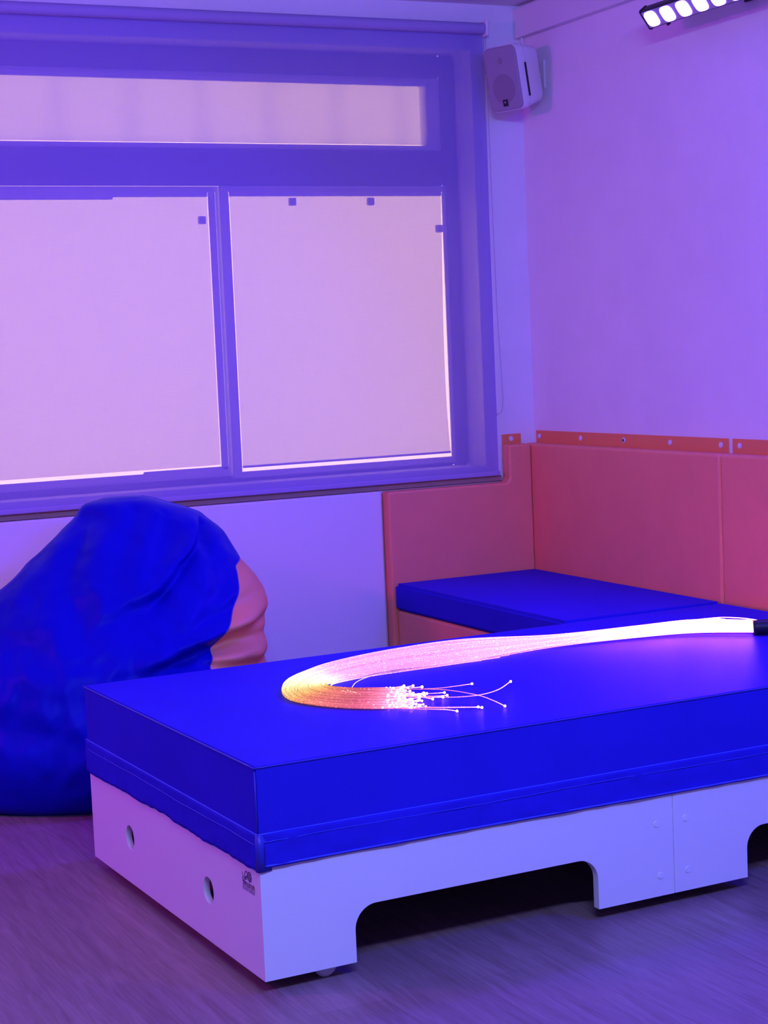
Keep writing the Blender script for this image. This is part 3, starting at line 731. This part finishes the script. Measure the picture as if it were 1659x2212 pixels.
for y in (.004, -BLEN):
    bb = bmesh.new(); gg = []
    for yy in (y, y - .004): gg.append([bb.verts.new(ld * (d * 1.06 + .001) + lu * (h * 1.08) + Vector((0, yy, 0))) for d, h in prof])
    for k in range(n): bb.faces.new((gg[0][k], gg[0][(k + 1) % n], gg[1][(k + 1) % n], gg[1][k]))
    bb.faces.new(gg[0]); bb.faces.new(gg[1]); from_bm('end_cap', bb, M['lampblack'], bar)
bb = bmesh.new(); gg = []
for d_ in (.0055, .0075):
    gg.append([bb.verts.new(ld * d_ + lu * h + Vector((0, y, 0))) for y, h in ((-.004, .0285), (-BLEN + .004, .0285), (-BLEN + .004, -.0285), (-.004, -.0285))])
for k in range(4): bb.faces.new((gg[0][k], gg[0][(k + 1) % 4], gg[1][(k + 1) % 4], gg[1][k]))
bb.faces.new(gg[0]); bb.faces.new(gg[1]); from_bm('face_plate', bb, M['bezel'], bar)
def lens_mesh():
    b = bmesh.new(); rings = []
    for r, d in ((.0, .013), (.45, .0124), (.78, .0105), (1., .0065), (1., .0035)):
        rg = []
        for k in range(28):
            a = 2 * PI * k / 28; e = .62
            hy = .031 * r * math.copysign(abs(math.cos(a)) ** e, math.cos(a)); hz = .0265 * r * math.copysign(abs(math.sin(a)) ** e, math.sin(a))
            rg.append(b.verts.new(ld * d + lu * hz + Vector((0, hy, 0))))
            if r == 0: break
        rings.append(rg)
    for k in range(28): b.faces.new((rings[0][0], rings[1][k], rings[1][(k + 1) % 28]))
    for i in range(1, 4):
        for k in range(28): b.faces.new((rings[i][k], rings[i + 1][k], rings[i + 1][(k + 1) % 28], rings[i][(k + 1) % 28]))
    b.faces.new(rings[-1]); return b
l0 = None
for k in range(NL):
    y = -.041 - PITCH * k
    if l0 is None: l0 = o = from_bm('lens', lens_mesh(), M['lens'], bar, True)
    else: o = l0.copy(); C.objects.link(o); o.parent = bar
    o.location = (0, y, 0) if False else ld * .003 + Vector((0, y, 0))
cyl('clamp_foot', Vector((0, -.085, 0)) + lu * -.034 + ld * -.004, lu, .007, .012, M['lampblack'], bar, 14)
for y in (-.35, -.80):
    bb = bmesh.new(); tube_into(bb, [ld * -.03 + Vector((0, y, 0)), Vector((.09, y, .03)), Vector((.1495, y, .03))], .010, 10)
    add_box(bb, .142, .1496, y - .03, y + .03, .0, .06)
    from_bm('mounting_bracket', bb, M['lampblack'], bar)

# ------------------------------------------------------------------ light
def area(name, loc, target, sx, sy, col, power, spread=PI):  # spread: the lens opening
    l = bpy.data.lights.new(name, 'AREA'); l.shape = 'RECTANGLE'; l.size = sx; l.size_y = sy; l.color = col; l.energy = power; l.spread = spread
    o = bpy.data.objects.new(name, l); C.objects.link(o); o.location = loc
    o.rotation_euler = (Vector(target) - Vector(loc)).to_track_quat('-Z', 'Y').to_euler(); return o
BC = Vector((-.1, -1.50, 2.362))
LIGHTS = [  # name, place, aim, size x, size y, colour times watts
    ('led_bar_beam', BC + ld * .03, BC + ld, .05, 1.0, (4., 0.5, 53.)),
    ('lamp_behind', (-2.6, -4.9, 2.55), (-1.6, -1.5, .2), 1.2, .08, (24., 30., 80.)),
    ('lamp_left_by_window', (-4.6, -1.2, 2.3), (-1.5, -.3, .6), .5, .1, (24., 1.2, 34.)),
    ('lamp_right_behind', (-.5, -4.3, 2.5), (-1.3, -2.0, .2), .8, .08, (0., 0., 53.)),
]
WORLD = (4.1, 2.5, 1.6)
#TEST
for n_, p_, t_, sx, sy, cw in LIGHTS:
    pw = max(cw)
    if pw > 0: area(n_, Vector(p_), Vector(t_), sx, sy, [c / pw for c in cw], pw, 2.3 if n_ == 'led_bar_beam' else PI)
w = bpy.data.worlds.new('daylight'); bpy.context.scene.world = w; w.use_nodes = True
bg = w.node_tree.nodes['Background']; wm = max(max(WORLD), 1e-6); bg.inputs[0].default_value = (*[c / wm for c in WORLD], 1); bg.inputs[1].default_value = wm

# ------------------------------------------------------------------ camera
cam = bpy.data.cameras.new('camera'); co = bpy.data.objects.new('camera', cam); C.objects.link(co)
R_ = Vector((.8974487405, -.4390089969, -.0430912841)); U_ = Vector((.0787831847, .0634007217, .9948736394)); F_ = Vector((.4340264600, .8962429632, -.0914854249))
mw = Matrix.Identity(4)
for i in range(3): mw[i][0] = R_[i]; mw[i][1] = U_[i]; mw[i][2] = -F_[i]
mw[0][3], mw[1][3], mw[2][3] = -3.4482063, -5.8138050, 1.35
co.matrix_world = mw
cam.sensor_fit = 'VERTICAL'; cam.sensor_height = 36.; cam.lens = 36. * 3838.8 / 2212.
cam.clip_start = .05; cam.clip_end = 100
sc = bpy.context.scene; sc.camera = co
sc.view_settings.view_transform = 'Standard'; sc.view_settings.look = 'None'; sc.view_settings.exposure = 0.; sc.view_settings.gamma = 1.; sc.view_settings.use_curve_mapping = False
